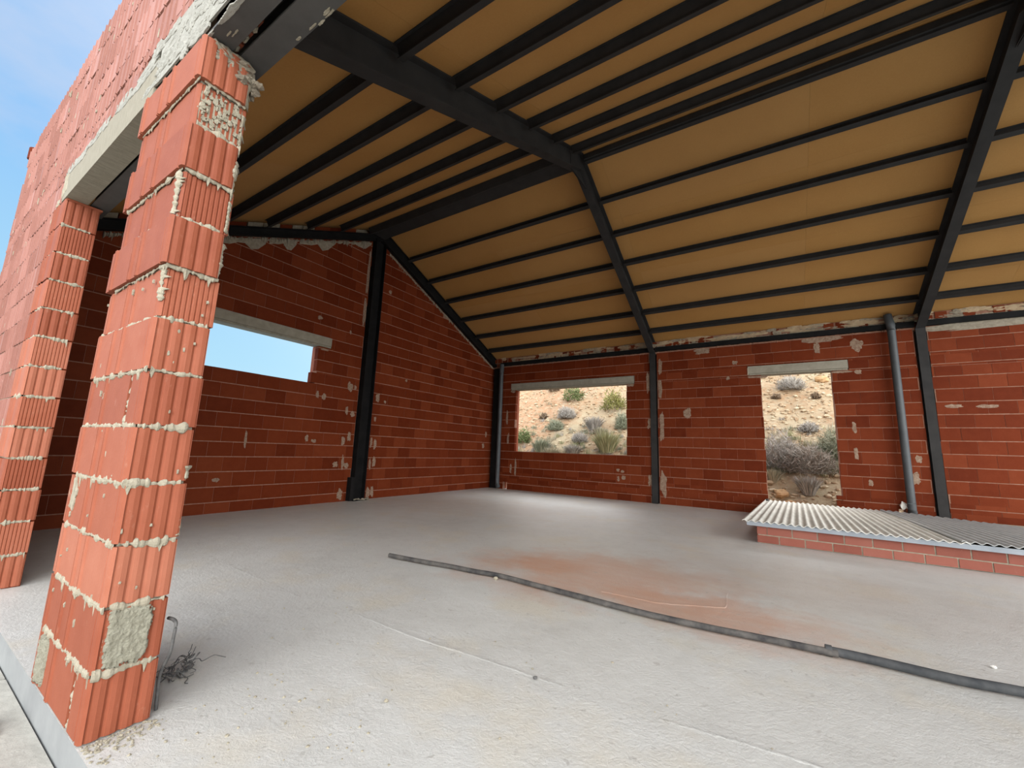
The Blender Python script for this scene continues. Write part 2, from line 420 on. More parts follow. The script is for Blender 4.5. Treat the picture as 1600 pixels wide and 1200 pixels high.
# brick bits and mortar between the purlin ends above the gable rafter
y = .5
while y < W - .2:
    ln = U(.15, .3); zz = deck(y)
    if not (4.05 < y + ln / 2 < 4.65):
        c = y + ln / 2; sg = -SL if c > YR else SL
        mb.hexa([(-.09, y, deck(y) - .25), (-.004, y, deck(y) - .25), (-.004, y + ln - .01, deck(y + ln) - .25), (-.09, y + ln - .01, deck(y + ln) - .25),
                 (-.09, y, deck(y) - .02), (-.004 + U(-.02, .01), y, deck(y) - .02), (-.004 + U(-.02, .01), y + ln - .01, deck(y + ln) - .02), (-.09, y + ln - .01, deck(y + ln) - .02)], M['brick'] if R() < .45 else M['mortar_grey'])
    y += ln
bead(mb, (0, 4.6, soffit(4.6) - .005), (0, W, soffit(W) - .005), (1, 0, 0), .022, M['mortar_grey'])
bead(mb, (0, .6, soffit(.6) - .01), (0, 4.1, soffit(4.1) - .01), (1, 0, 0), .03, M['mortar_grey'])
for y0, y1 in ((1.75, 2.3), (2.35, 2.75), (2.8, 3.4), (3.4, 4.15)):
    n = 6
    lo = [soffit(y0 + (y1 - y0) * i / n) - U(.06, .10) - (.08 if i in (4, 5) else 0) for i in range(n + 1)]
    if y0 > 3.3: lo = [l + .05 for l in lo]
    mb.loft([[(.004, y0 + (y1 - y0) * i / n, lo[i]), (.009, y0 + (y1 - y0) * i / n, lo[i] + .01), (.009, y0 + (y1 - y0) * i / n, soffit(y0 + (y1 - y0) * i / n)), (-.003, y0 + (y1 - y0) * i / n, soffit(y0 + (y1 - y0) * i / n))] for i in range(n + 1)], M['mortar_grey'])
for u, w, a, b in [(4.0, 1.98, .06, .09), (4.11, 1.98, .03, .04), (4.62, 1.86, .05, .10), (3.4, 1.76, .03, .06), (3.52, 1.74, .04, .07), (3.98, 1.55, .03, .08), (4.1, 1.5, .05, .06), (4.6, 1.45, .03, .05),
                   (3.97, 1.02, .04, .08), (4.08, 1.10, .04, .10), (4.56, 1.02, .03, .1), (4.65, .98, .04, .10), (3.3, 1.04, .03, .06), (3.42, 1.0, .05, .03), (3.86, .62, .05, .05), (4.0, .66, .03, .13), (4.07, .60, .05, .06),
                   (4.57, .62, .03, .10), (4.66, .66, .04, .12), (4.0, .12, .06, .10), (4.58, .1, .05, .11), (4.67, .12, .04, .1), (2.4, .98, .02, .12), (2.1, .43, .05, .03), (3.45, 2.53, .09, .02), (4.15, 3.4, .04, .35), (4.15, 4.2, .03, .5), (8.05, 1.05, .05, .07), (8.15, 1.35, .04, .08),
                   (3.3, 3.05, .05, .04), (3.9, 2.95, .02, .04), (4.7, 4.0, .04, .04), (5.3, 2.3, .03, .03), (4.8, 1.8, .03, .03)]:
    patch(mb, mpL, u, w, a * .85, b * .85, M['mortar_smear'], .0025)
setting(mb, 'wall_left', 'red brick gable wall rising to the ridge, with a wide high window opening onto the sky', 'wall')

# ------------------------------------------------------------------ ribbed end blocks (pillar and wall end)
def outline(xl, xr, y0, t, fine, shift, front_gap):
    """plan of one course, ribbed on the front face (y0) and on the jamb face (xr)"""
    L = xr - xl; P = [(xl, y0 + .003)]
    def g(c, w, d): return [(c - w, y0), (c - w * .5, y0 + d), (c + w * .5, y0 + d), (c + w, y0)]
    def ridge(c): return [(c - .014, y0), (c - .010, y0 - .006), (c - .004, y0 - .006), (c - .001, y0 + .005), (c + .003, y0 + .005), (c + .006, y0 - .006), (c + .011, y0 - .006), (c + .015, y0)]
    P.append((xl + .004, y0))
    P += ridge(xl + .06 + shift * .2)
    P += ridge(xl + L * (.40 + shift))
    if front_gap: P += [(xr - .155, y0), (xr - .153, y0 + .02), (xr - .131, y0 + .02), (xr - .129, y0)]
    else: P += ridge(xr - .30 + shift * .3)
    P += g(xr - .040, .006, .004)
    P += [(xr - .022, y0 - .002), (xr - .006, y0 + .001), (xr, y0 + .010)]
    n = 10 if fine else 4
    a, b = y0 + .010, y0 + t
    w = (b - a) / n; dp = .0045 if fine else .007
    for i in range(n):
        s = a + i * w
        if fine: P += [(xr - dp, s + w * .12), (xr, s + w * .35), (xr, s + w * .85)]
        else: P += [(xr - dp, s + w * .06), (xr - dp * .9, s + w * .10), (xr - .001, s + w * .22), (xr + .001, s + w * .5), (xr - .001, s + w * .86), (xr - dp * .7, s + w * .97)]
    P += [(xr - .004, b), (xl, b)]
    return P
def ribbed_stack(brk, mor, xl, xr, y0, t, nc, fine_rows, gap_rows, shifts, m, zfrom=0.0):
    for k in range(nc):
        dx, dy = shifts.get(k, (U(-.003, .003), U(-.003, .003)))
        P = outline(xl + U(-.004, .004), xr + dx, y0 + dy, t, k in fine_rows, U(-.05, .05), k in gap_rows)
        za, zb = zfrom + .2 * k + .005, zfrom + .2 * (k + 1) - .006
        brk.loft([[(x, y, za) for x, y in P], [(x, y, zb) for x, y in P]], m)
        if k in gap_rows: bead(mor, (xr - .142, y0 + .008, za), (xr - .142, y0 + .008, zb), (0, -1, 0), .014, M['mortar'])
    for k in range(1, nc):
        z = zfrom + .2 * k; da, db = shifts.get(k - 1, (0, 0)), shifts.get(k, (0, 0))
        dx, dy = (da[0] + db[0]) / 2, (da[1] + db[1]) / 2
        if R() < .85: bead(mor, (xl + U(0, .1), y0 + dy + .001, z), (xr + dx - U(-.006, .02), y0 + dy + .001, z), (0, -1, 0), U(.009, .013) if z < 1.25 else U(.004, .008), M['mortar'])
        bead(mor, (xr + dx - .001, y0 + U(0, .02), z), (xr + dx - .001, y0 + t - U(0, .03), z), (1, 0, 0), U(.008, .013), M['mortar'])

# --- near pillar: a thing with brickwork, joints and patches
pil = thing('brick_pillar', (XP - WP / 2, T / 2, 0), 'tall red hollow-brick pillar with pale mortar joints, nearest the camera on the left', 'pillar')
brk, mor = MB(), MB()
sh = {13: (.012, -.012), 12: (.013, -.010), 11: (-.012, .008), 10: (.010, -.008), 9: (-.010, .010), 8: (.012, -.010), 7: (-.008, .008), 6: (.003, -.004), 5: (0, .002)}
random.seed(21)
ribbed_stack(brk, mor, XP - WP, XP, 0, T, 13, {7, 9, 11}, {5, 0}, sh, M['brick_out'])
mor.box(XP - WP + .012, XP - .016, .012, T - .006, .0, 2.6, M['mortar'])
brk.build('brickwork', pil); o = mor.build('mortar_joints', pil)
mpJ = lambda u, d, w: (XP + d * -1, u, w)
p1 = MB()
grid_patch(p1, lambda u, d, w: (XP - d, u, w), .078, .302, .064, .105, M['mortar_rough'], .010)
tag(p1.build('mortar_patch', pil), 'square pale mortar patch low on the ribbed face')
p1 = MB()
patch(p1, lambda u, d, w: (XP - .004 - d, u, w), .10, 2.565, .088, .045, M['mortar_grey'], .016, n=44, sq=.8)
for i in range(26): p1.rock((XP + U(-.05, .03), U(.10, .21), U(2.50, 2.60)), U(.012, .03), U(.012, .03), U(.008, .022), M['mortar_grey'], None, .35)
tag(p1.build('mortar_cap', pil), 'rough mortar cap squeezed out under the steel lintel')
p1 = MB()
patch(p1, lambda u, d, w: (XP - .0145 - d, u, w), .097, 2.30, .078, .088, M['mortar'], .002, n=40, sq=.85)
for k in range(70): patch(p1, lambda u, d, w: (XP - .009 - d, u, w), U(.025, .17), U(2.22, 2.385), U(.003, .010), U(.003, .014), M['mortar'], .004, n=8)
tag(p1.build('mortar_smear', pil), 'thin mortar smear over one fine-ribbed course')
for k, a in ((12, .9), (11, .8), (10, .7), (9, 1), (8, .8), (4, .3), (3, .35)):
    p1 = MB()
    bead(p1, (XP - .006, T - .001, .2 * k + .01), (XP - .006, T - .001, .2 * k + .2 * a), (.6, .8, 0), .012, M['mortar'])
    p1.build('mortar_edge', pil)
p1 = MB()
bead(p1, (XP - .022, -.0, 1.81), (XP - .022, -.0, 1.99), (.5, -.8, 0), .010, M['mortar'])
p1.build('mortar_edge', pil)
p1 = MB()
bead(p1, (XP - .012, .004, 1.46), (XP - .012, .004, 1.58), (.7, -.7, 0), .010, M['mortar'])
p1.build('mortar_edge', pil)
p1 = MB()
grid_patch(p1, lambda u, d, w: (u, d, w), XP - WP + .115, .10, .066, .092, M['mortar_rough'], .009)
patch(p1, lambda u, d, w: (u, d, w), XP - WP + .09, .72, .05, .07, M['mortar'], .004, n=26, sq=0)
p1.build('mortar_splash', pil)['kind'] = 'stuff'
p1 = MB()
for k in range(34): patch(p1, lambda u, d, w: (u, d, w), XP - U(.03, .66), U(.1, 1.7), U(.002, .005), U(.003, .014), M['mortar'], .003, n=7, off=.001)
for k in range(14): patch(p1, lambda u, d, w: (XP - d, u, w), U(.01, .17), U(.1, 1.5), U(.0015, .004), U(.003, .009), M['mortar'], .004, n=7, off=.001)
p1.build('mortar_specks', pil)['kind'] = 'stuff'

# --- front wall: closed stretch on the left, brickwork over the openings
random.seed(5)
mb = MB()
brk = mb
holesF = [(X2 - .30, XE + 1, -1, 2.60), (2.10, 3.86, 2.59, 2.83), (3.70, XE, 2.59, 2.93)]
bricks(mb, mpF, -.37, XE, 0, 4.0, holesF, M['brick_face'], z0=0, depth=.10, jit=.004, tooth=0, ribs=True, joint=.009)
slab(mb, mpF, -.365, XE, -.1, 3.99, .006, .10, [(X2 - .29, XE + 1, -1, 2.60), (2.10, 3.86, 2.59, 2.83), (3.70, XE, 2.59, 2.93)], M['mortar'])
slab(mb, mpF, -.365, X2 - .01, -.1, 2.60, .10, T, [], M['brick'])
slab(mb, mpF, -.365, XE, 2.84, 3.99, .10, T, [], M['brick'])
ribbed_stack(mb, mb, X2 - .29, X2, 0, T, 13, {1, 3, 5, 7, 9, 11}, set(), {k: (U(-.004, .004), U(-.004, .004)) for k in range(14)}, M['brick_out'])
mb.box(X2 - .28, X2 - .016, .012, T - .006, 0, 2.6, M['mortar'])
# thin cut brick bedded under the lintel at the wall end
mb.box(X2 - .05, X2 + .004, .004, T + .01, 2.585, 2.600, M['brick_out'])
for u, w, a, b in [(2.12, 2.74, .07, .10), (2.0, 2.62, .05, .03)]: patch(mb, mpF, u, w, a, b, M['mortar'], .006)
for k in range(130):
    u_, w_ = U(-.3, 4.6), U(.3, 3.95)
    if u_ < 1.95 or w_ > 3.0: patch(mb, mpF, u_, w_, U(.003, .009), U(.008, .03), M['mortar'], .003, n=7, off=.002)
setting(mb, 'wall_front', 'red ribbed-brick outer front wall running away to the left', 'wall')

# --- lintels
def lintel(name, label, boxes, m, patches=()):
    mb = MB()
    for b in boxes: mb.box(*b, m)
    for a in patches: patch(mb, *a)
    o = mb.build(name, loc=boxes[0][0::2][:3]); tag(o, label, 'lintel'); return o
o = thing('concrete_lintel', (2.11, .0, 2.60), 'pale board-marked concrete lintel bridging the gap behind the near brick pillar', 'lintel')
mb = MB(); mb.box(2.11, 3.855, -.004, .108, 2.601, 2.825, M['concrete'])
for k in range(24): patch(mb, mpF, U(2.2, 3.8), U(2.80, 2.85), U(.04, .14), U(.01, .03), M['plaster'], .004, off=.003)
mb.build('beam', o)
mb = MB(); mb.box(3.865, XE, -.003, .0045, 2.66, 2.922, M['plaster'])
for k in range(46):
    patch(mb, mpF, U(3.75, 4.8), U(2.64, 2.93), U(.03, .13), U(.012, .045), M['plaster'], .005, n=30, off=.001)
for k in range(40): patch(mb, mpF, U(4.8, 10), U(2.68, 2.95), U(.05, .15), U(.02, .06), M['plaster'], .005, n=24, off=.001)
o = mb.build('mortar_band', loc=(3.865, 0, 2.66)); tag(o, 'whitish rendered strip on the outer wall face above the near brick pillar and main opening', 'mortar band')
def slim_lintel(name, label, mp, u0, u1, w0, w1):
    a, b = Vector(mp(u0, -.012, w0)), Vector(mp(u1, .17, w1))
    o = thing(name, tuple((a + b) / 2), label, 'lintel')
    mb = MB()
    prof = [(-.012, w0 + .035), (-.012, w1), (.17, w1), (.17, w0), (.02, w0), (.02, w0 + .03)]
    mb.loft([[mp(u, d, w) for d, w in prof] for u in (u0, u1)], M['concrete_dark'])
    mb.build('beam', o)
    mb = MB(); mb.hexa([mp(u0 + .01, -.016, w0 + .002), mp(u1 - .01, -.016, w0 + .002), mp(u1 - .01, .0195, w0 + .002), mp(u0 + .01, .0195, w0 + .002), mp(u0 + .01, -.016, w0 + .029), mp(u1 - .01, -.016, w0 + .029), mp(u1 - .01, .0195, w0 + .029), mp(u0 + .01, .0195, w0 + .029)], M['concrete'])
    mb.build('lower_flange', o)
slim_lintel('concrete_lintel', 'grey concrete lintel over the high window onto the sky in the gable wall', mpL, glint[0] + .01, glint[1] - .01, glint[2] + .003, glint[3] - .01)
slim_lintel('concrete_lintel', 'grey concrete lintel over the wide window onto the hillside in the back wall', mpB, lint[0][0] + .01, lint[0][1] - .01, lint[0][2] + .003, lint[0][3] - .01)
slim_lintel('concrete_lintel', 'short grey concrete lintel over the doorway in the back wall', mpB, lint[1][0] + .01, lint[1][1] - .01, lint[1][2] + .003, lint[1][3] - .01)

# --- steel lintel beams over the main opening
def ibeam_x(mb, x0, x1, yc, b, z0, h, m, tf=.012, tw=.008):
    prof = [(-b / 2, 0), (b / 2, 0), (b / 2, tf), (tw / 2, tf), (tw / 2, h - tf), (b / 2, h - tf), (b / 2, h), (-b / 2, h), (-b / 2, h - tf), (-tw / 2, h - tf), (-tw / 2, tf), (-b / 2, tf)]
    mb.loft([[(x, yc + p, z0 + q) for p, q in prof] for x in (x0, x1)], m)
mb = MB(); ibeam_x(mb, XP - .085, XE, .050, .088, 2.612, .2, M['steel_grey'])
for k in range(3): patch(mb, lambda u, d, w: (u, w, 2.612 + d), 4.53 + .014 * k + U(-.01, .01), .05 + U(-.012, .012), U(.008, .02), U(.002, .005), M['mortar'], .002, n=9)
for k in range(12): patch(mb, lambda u, d, w: (u, w, 2.612 + d), U(4.4, 8), .010, U(.02, .06), U(.004, .012), M['plaster'], .003, n=9)
o = mb.build('steel_lintel_beam', loc=(XP - .085, .05, 2.612)); tag(o, 'grey steel lintel beam resting on the near brick pillar, outer one of the pair', 'beam')
mb = MB(); ibeam_x(mb, X2 - .2, XE, .172, .098, 2.612, .2, M['steel_grey'])
for k in range(5): patch(mb, lambda u, d, w: (u, w, 2.612 + d), U(4.7, 5.0), U(.205, .22), U(.01, .03), U(.003, .006), M['mortar'], .005, n=9)
o = mb.build('steel_lintel_beam', loc=(X2 - .2, .172, 2.612)); tag(o, 'inner of the two grey steel lintel beams, along the inside of the front wall', 'beam')
mb = MB()
for k, x in enumerate((4.42, 4.50, 4.58, 4.86, 5.6, 6.3)):
    c = (x, .108, 2.70)
    mb.box(x, x + (.07 if k < 3 else .02), .100, .117, 2.64 + .01 * k % 3, 2.78, M['brick_out'])
    mb.rock((x + .03, .106, 2.64), .02, .009, .015, M['mortar'])
o = mb.build('brick_fragments', loc=(4.42, .108, 2.65)); tag(o, 'broken brick bits stuck in the gap between the two steel lintel beams', 'rubble', None, 'stuff')

# ------------------------------------------------------------------ roof boards
def boards(mb, ya, yb):
    x = -.38
    while x < XE:
        y = ya; x1 = min(x + 2.42, XE)
        n = 4
        for k in range(n):
            a, b = ya + (yb - ya) * k / n, ya + (yb - ya) * (k + 1) / n
            g = .0006
            t = R()
            mb.hexa([(x + g, a + g, deck(a + g)), (x1 - g, a + g, deck(a + g)), (x1 - g, b - g, deck(b - g)), (x + g, b - g, deck(b - g)),
                     (x + g, a + g, deck(a + g) + .03), (x1 - g, a + g, deck(a + g) + .03), (x1 - g, b - g, deck(b - g) + .03), (x + g, b - g, deck(b - g) + .03)], M['deck'], t)
        mb.hexa([(x, ya, deck(ya) + .03), (x1, ya, deck(ya) + .03), (x1, yb, deck(yb) + .03), (x, yb, deck(yb) + .03), (x, ya, deck(ya) + .09), (x1, ya, deck(ya) + .09), (x1, yb, deck(yb) + .09), (x, yb, deck(yb) + .09)], M['deck'])
        x = x1
mb = MB(); boards(mb, T + .004, YR); boards(mb, YR, W + .35)
setting(mb, 'ceiling', 'tan roof boarding seen from below, sloping up to the ridge on both sides', 'ceiling')

# ------------------------------------------------------------------ portal frames
def rafter(mb, xc, b, ya, yb, d0, d1, m, tf=.014, tw=.008):
    """I section, flanges horizontal across x, sheared along the roof slope; d0, d1 are heights over the soffit line"""
    h = d1 - d0
    prof = [(-b / 2, 0), (b / 2, 0), (b / 2, tf), (tw / 2, tf), (tw / 2, h - tf), (b / 2, h - tf), (b / 2, h), (-b / 2, h), (-b / 2, h - tf), (-tw / 2, h - tf), (-tw / 2, tf), (-b / 2, tf)]
    mb.loft([[(xc + p, y, soffit(y) + d0 + q) for p, q in prof] for y in (ya, yb)], m)
def icol(mb, xc, b, y0, y1, z0, z1, m, tf=.012, tw=.008, sh0=0, sh1=0):
    h = y1 - y0
    prof = [(-b / 2, 0), (b / 2, 0), (b / 2, tf), (tw / 2, tf), (tw / 2, h - tf), (b / 2, h - tf), (b / 2, h), (-b / 2, h), (-b / 2, h - tf), (-tw / 2, h - tf), (-tw / 2, tf), (-b / 2, tf)]
    mb.loft([[(xc + p, y0 + q, z) for p, q in prof] for z in (z0, z1)], m)
YC = W - .030
def portal(xc, label, front=True):
    o = thing('steel_portal_frame', (xc, YC + .05, 0), label, 'steel frame')
    mb = MB(); icol(mb, xc, .118, YC, W + .086, 0.002, soffit(YC) + .02, M['steel']); mb.build('column', o)
    mb = MB(); rafter(mb, xc, .118, YR, W + .09, 0, HD - .003, M['steel']); mb.build('rafter', o)
    mb = MB(); rafter(mb, xc, .118, .225, YR, 0, HD - .003, M['steel']); mb.build('rafter', o)
    mb = MB(); icol(mb, xc, .118, T + .006, T + .056, .002, 2.606, M['steel']); mb.build('column', o)
    mb = MB()
    for s in (-1, 1): mb.hexa([(xc + s * .0042, YR - .30, soffit(YR - .3) + .015), (xc + s * .010, YR - .30, soffit(YR - .3) + .015), (xc + s * .010, YR + .3, soffit(YR + .3) + .015), (xc + s * .0042, YR + .3, soffit(YR + .3) + .015),
                     (xc + s * .0042, YR - .30, soffit(YR - .3) + .22), (xc + s * .010, YR - .30, soffit(YR - .3) + .22), (xc + s * .010, YR + .3, soffit(YR + .3) + .22), (xc + s * .0042, YR + .3, soffit(YR + .3) + .22)], M['steel'])
    mb.build('ridge_plate', o)
    mb = MB(); mb.box(xc - .059, xc + .059, YC - .02, W + .086, 0, .012, M['steel']); mb.build('base_plate', o)
portal(S, 'dark steel portal frame mid-hall, its rafter starting above the near brick pillar')
portal(2 * S, 'dark steel portal frame on the right, its column standing behind the corrugated sheet')
# gable frame
o = thing('steel_portal_frame', (.12, YC + .05, 0), 'dark steel end frame along the sloping top of the gable wall', 'steel frame')
mb = MB(); icol(mb, .15, .20, YC, W + .086, .002, 3.12, M['steel_black']); mb.build('column', o)
mb = MB(); rafter(mb, .045, .085, YR, W + .086, .03, HD - .02, M['steel_black']); mb.build('rafter', o)
mb = MB(); rafter(mb, .045, .085, .20, YR, .03, HD - .11, M['steel_black']); mb.build('rafter', o)
# gable post
o = thing('steel_post', (.03, 4.33, 0), 'black steel post standing against the gable wall under the ridge', 'post')
mb = MB()
prof = [(-.082, 4.205), (.095, 4.205), (.095, 4.217), (.012, 4.217), (.012, 4.433), (.095, 4.433), (.095, 4.445), (-.082, 4.445)]
mb.loft([[(x, y, z) for x, y in prof] for z in (.004, ZR + .015)], M['steel_black']); mb.build('shaft', o)
mb = MB(); mb.box(.002, .115, 4.125, 4.203, .003, .40, M['steel_black']); mb.build('stub_box', o)
mb = MB(); mb.box(.001, .14, 4.18, 4.46, 0, .012, M['steel_black'])
for k in range(16): mb.rock((U(.1, .16), U(4.2, 4.5), U(.01, .03)), U(.01, .03), U(.01, .03), U(.008, .02), M['mortar_grey'])
mb.build('base', o)

# ------------------------------------------------------------------ purlins
HP, BP = .105, .062
CN, SN = 1 / math.sqrt(1 + SL * SL), SL / math.sqrt(1 + SL * SL)
def purlin_mesh(name, back, length, box=False):
    s = -1 if back else 1
    tf, tw = .007, .006
    mb = MB()
    # local frame: origin on the board underside at the -y edge; e1 along the slope towards +y, e2 into the room
    e1 = Vector((0, CN, s * SN)); e2 = Vector((0, s * SN, -CN))
    pr = [(0, .002), (BP, .002), (BP, tf), (BP / 2 + tw / 2, tf), (BP / 2 + tw / 2, HP - tf), (BP, HP - tf), (BP, HP), (0, HP), (0, HP - tf), (BP / 2 - tw / 2, HP - tf), (BP / 2 - tw / 2, tf), (0, tf)]
    mb.loft([[tuple(Vector((x, 0, 0)) + e1 * a + e2 * b) for a, b in pr] for x in (0, length)], M['steel'])
    return mb.build(name)
bays = [(.092, S - .064, 'bay next to gable wall'), (S + .064, 2 * S - .064, 'middle bay between frames'), (2 * S + .064, XE - .01, 'bay right of the right-hand frame')]
ordn = ['first', 'second', 'third', 'fourth', 'fifth', 'sixth']
YB = [5.034, 5.622, 6.21, 6.803, 7.41]
YF = [3.385, 2.795, 2.20, 1.625, 1.035]
protos = {}
for bi, (xa, xb, where) in enumerate(bays):
    for back in (True, False):
        ys = YB if back else (YF if bi == 0 else [3.935] + YF)
        src = purlin_mesh('roof_purlin', back, xb - xa)
        for k, y in enumerate(ys):
            o = src if k == 0 else src.copy()
            if k: COL.objects.link(o)
            o.location = (xa, y, deck(y))
            tag(o, '%s purlin down from the ridge, %s slope, %s' % (ordn[k], 'back' if back else 'front', where), 'purlin', 'purlins on the %s slope, %s' % ('back' if back else 'front', where))
    # eave beam along the top of the back wall
    src = purlin_mesh('eave_beam', True, xb - xa); src.location = (xa, 7.95, deck(7.95))
    tag(src, 'steel eave beam along the back wall, ' + where, 'beam', 'eave beams')
    # ridge
    mb = MB()
    if bi == 0:
        mb.loft([[(x, y, z) for y, z in ((3.99, deck(3.99) - .004), (4.03, deck(3.99) - .115), (4.12, 4.95), (4.375, 4.95), (4.375, deck(4.375) - .004), (4.352, deck(4.352) - .004))] for x in (xa, xb)], M['steel'])
        mb.box(xa, xb, 4.385, 4.46, 5.055, 5.11, M['steel'])
        lb = 'broad boxed steel ridge beam from gable post to middle frame'
    else:
        mb.box(xa, xb, 4.385, 4.452, 5.045, 5.12, M['steel'])
        mb.box(xa, xb, 4.36, 4.385, 5.07, 5.145, M['steel'])
        lb = 'slim dark steel ridge beam, ' + where
    o = mb.build('ridge_beam', loc=(xa, 4.3, 5.0)); tag(o, lb, 'beam', 'ridge beams')
    # tie beam buried in the top of the back wall
    mb = MB(); x0, x1 = (xa + .17 if bi == 0 else xa), xb
    mb.box(x0, x1, W - .045, W + .07, 3.168, 3.258, M['steel_black'])
    o = mb.build('wall_top_beam', loc=(xa, W, 3.168)); tag(o, 'black beam set in the back wall top, ' + where, 'beam', 'beams in the top of the back wall')

# ------------------------------------------------------------------ downpipes
def downpipe(x, ztop, label, zbot):
    o = thing('downpipe', (x, W - .11, zbot), label, 'pipe')
    mb = MB(); mb.tube([(x, W - .11, zbot + .12), (x, W - .11, ztop - .08)], .052, M['pipe'], 18); mb.build('pipe', o)
    mb = MB()
    mb.tube([(x, W - .11, ztop - .16), (x, W - .11, ztop - .08), (x - .004, W - .10, ztop - .03), (x - .012, W - .085, ztop + .03), (x - .02, W - .08, ztop + .12)], [.058, .058, .058, .056, .055], M['pipe'], 18); mb.build('elbow', o)
    mb = MB(); mb.tube([(x, W - .11, zbot + .22), (x, W - .11, zbot + .10), (x, W - .10, zbot + .055), (x + .0, W - .062, zbot + .056)], [.057, .057, .056, .056], M['pipe'], 18); mb.build('foot_bend', o)
downpipe(.345, 3.08, 'grey plastic downpipe in the far left corner beside the wide back window', .01)
downpipe(8.035, 3.28, 'grey plastic downpipe on the back wall between the doorway and the right-hand column', .16)

FLOOR_LINES = [[(2.4, 1.18), (3.5, 1.145), (3.76, 1.121)], [(4.23, 1.175), (4.72, 1.171), (5.14, 1.205), (5.55, 1.22)], [(5.9, 1.24), (6.3, 1.295), (7.4, 1.33)], [(5.97, 3.02), (5.99, 2.68), (5.62, 2.49), (5.2, 2.47)]]   # day joints in the slab
# ------------------------------------------------------------------ floor, slab edge, paving, ground
mb = MB()
nx, ny = 64, 44
xs = [-.18 + (XE + .18) * i / nx for i in range(nx + 1)]; ys = [.0 + (W + .18) * j / ny for j in range(ny + 1)]
vs = [(x, y, (.004 * noise.noise(Vector((x * 1.1, y * 1.1, 0))) - .002) if 0 < i < nx and 0 < j < ny else 0) for j, y in enumerate(ys) for i, x in enumerate(xs)]
mb.add(vs, [(j * (nx + 1) + i, j * (nx + 1) + i + 1, (j + 1) * (nx + 1) + i + 1, (j + 1) * (nx + 1) + i) for j in range(ny) for i in range(nx)], M['floor'], .5, True)
mb.add([(-.4, 0, 0), (XE, 0, 0), (XE, 0, -.2), (-.4, 0, -.2)], [(3, 2, 1, 0)], M['slab_edge'])
mb.add([(XE, 0, 0), (XE, W, 0), (XE, W, -.2), (XE, 0, -.2)], [(3, 2, 1, 0)], M['slab_edge'])
mb.add([(-.18, 0, -.2), (XE, 0, -.2), (XE, W + .18, -.2), (-.18, W + .18, -.2)], [(0, 1, 2, 3)], M['slab_edge'])
def ridge(pts, h=.002, w=.010):
    ps = []
    for a, b in zip(pts, pts[1:]):
        k = max(2, int(math.dist(a, b) / .03))
        ps += [(a[0] + (b[0] - a[0]) * i / k + U(-.004, .004), a[1] + (b[1] - a[1]) * i / k + U(-.004, .004)) for i in range(k)]
    rings = []
    for i, (x, y) in enumerate(ps):
        p, q = ps[min(i + 1, len(ps) - 1)], ps[max(i - 1, 0)]; dx, dy = p[0] - q[0], p[1] - q[1]; l = math.hypot(dx, dy) + 1e-6
        ax, ay = -dy / l * w, dx / l * w; hh = h * U(.2, 1); b0 = -.006
        rings.append([(x + ax, y + ay, b0), (x + ax * .3, y + ay * .3, hh), (x - ax, y - ay, b0)])
    mb.loft(rings, M['floor'], .5, True, False, False)
for pts in FLOOR_LINES: ridge(pts)
setting(mb, 'floor', 'dusty grey concrete floor with a reddish brick-dust stain in the middle', 'floor')
mb = MB()
def pave(x0, x1, y0, y1, z):
    n = 10; m_ = 6
    vs = [(x0 + (x1 - x0) * i / n, y0 + (y1 - y0) * j / m_, z + .006 * noise.noise(Vector((i * .7 + x0, j * .9, 1))) * (0 if j == m_ else 1)) for j in range(m_ + 1) for i in range(n + 1)]
    mb.add(vs, [(j * (n + 1) + i, j * (n + 1) + i + 1, (j + 1) * (n + 1) + i + 1, (j + 1) * (n + 1) + i) for j in range(m_) for i in range(n)], M['paving'], None, True)
    mb.add([(x0, y1, z), (x1, y1, z), (x1, y1, z - .1), (x0, y1, z - .1)], [(0, 1, 2, 3)], M['paving'])
    mb.add([(x1, y0, z), (x1, y1, z), (x1, y1, z - .1), (x1, y0, z - .1)], [(3, 2, 1, 0)], M['paving'])
xx = -1.2
for L in (1.55, 1.55, 1.52, 1.6, 1.6, 1.6, 1.6, 1.6):
    pave(xx + .007, xx + L - .007, -.16, -.006, -.105)
    xx += L
setting(mb, 'trim_1', 'pale paving strip running along the foot of the floor slab, outside', 'paving')
mb = MB()
mb.box(-30, 40, -30, -.165, -.4, -.14, M['paving'])
setting(mb, 'ground', 'pale bare ground in front of the building', 'ground')

# ------------------------------------------------------------------ hill behind
def ss(a, b, x):
    t = min(1, max(0, (x - a) / (b - a))); return t * t * (3 - 2 * t)
def hz(x, y):
    e = max(0, y - 9.4)
    z = min(-.05 + .12 * min(e, .8) + .70 * max(0, e - .5), 9)
    f = ss(-16, -7, x); return z * f - .05 * (1 - f)
def hzn(x, y):
    k = min(1, max(0, (y - 8.9) / 1.2))
    return hz(x, y) + k * (.16 * noise.noise(Vector((x * .8, y * .8, 0))) + .07 * noise.noise(Vector((x * 2.6, y * 2.6, 4))) + .035 * noise.noise(Vector((x * 7, y * 7, 9))))
mb = MB()
gx = [-40, -30, -22, -18, -14, -10, -7] + [-5 + .14 * i for i in range(108)] + [10.5, 11.5, 13, 16, 20, 26, 34]
gy = [8.56, 8.9, 9.15] + [9.35 + .12 * i for i in range(66)] + [17.6, 18.6, 20, 22, 25, 30]
n = len(gx)
mb.add([(x, y, hzn(x, y)) for y in gy for x in gx], [(j * n + i, j * n + i + 1, (j + 1) * n + i + 1, (j + 1) * n + i) for j in range(len(gy) - 1) for i in range(n - 1)], M['hill'], .5, True)
setting(mb, 'hillside', 'dry ochre hillside rising behind the building, seen through the back openings', 'hillside')
random.seed(11)
mb = MB()
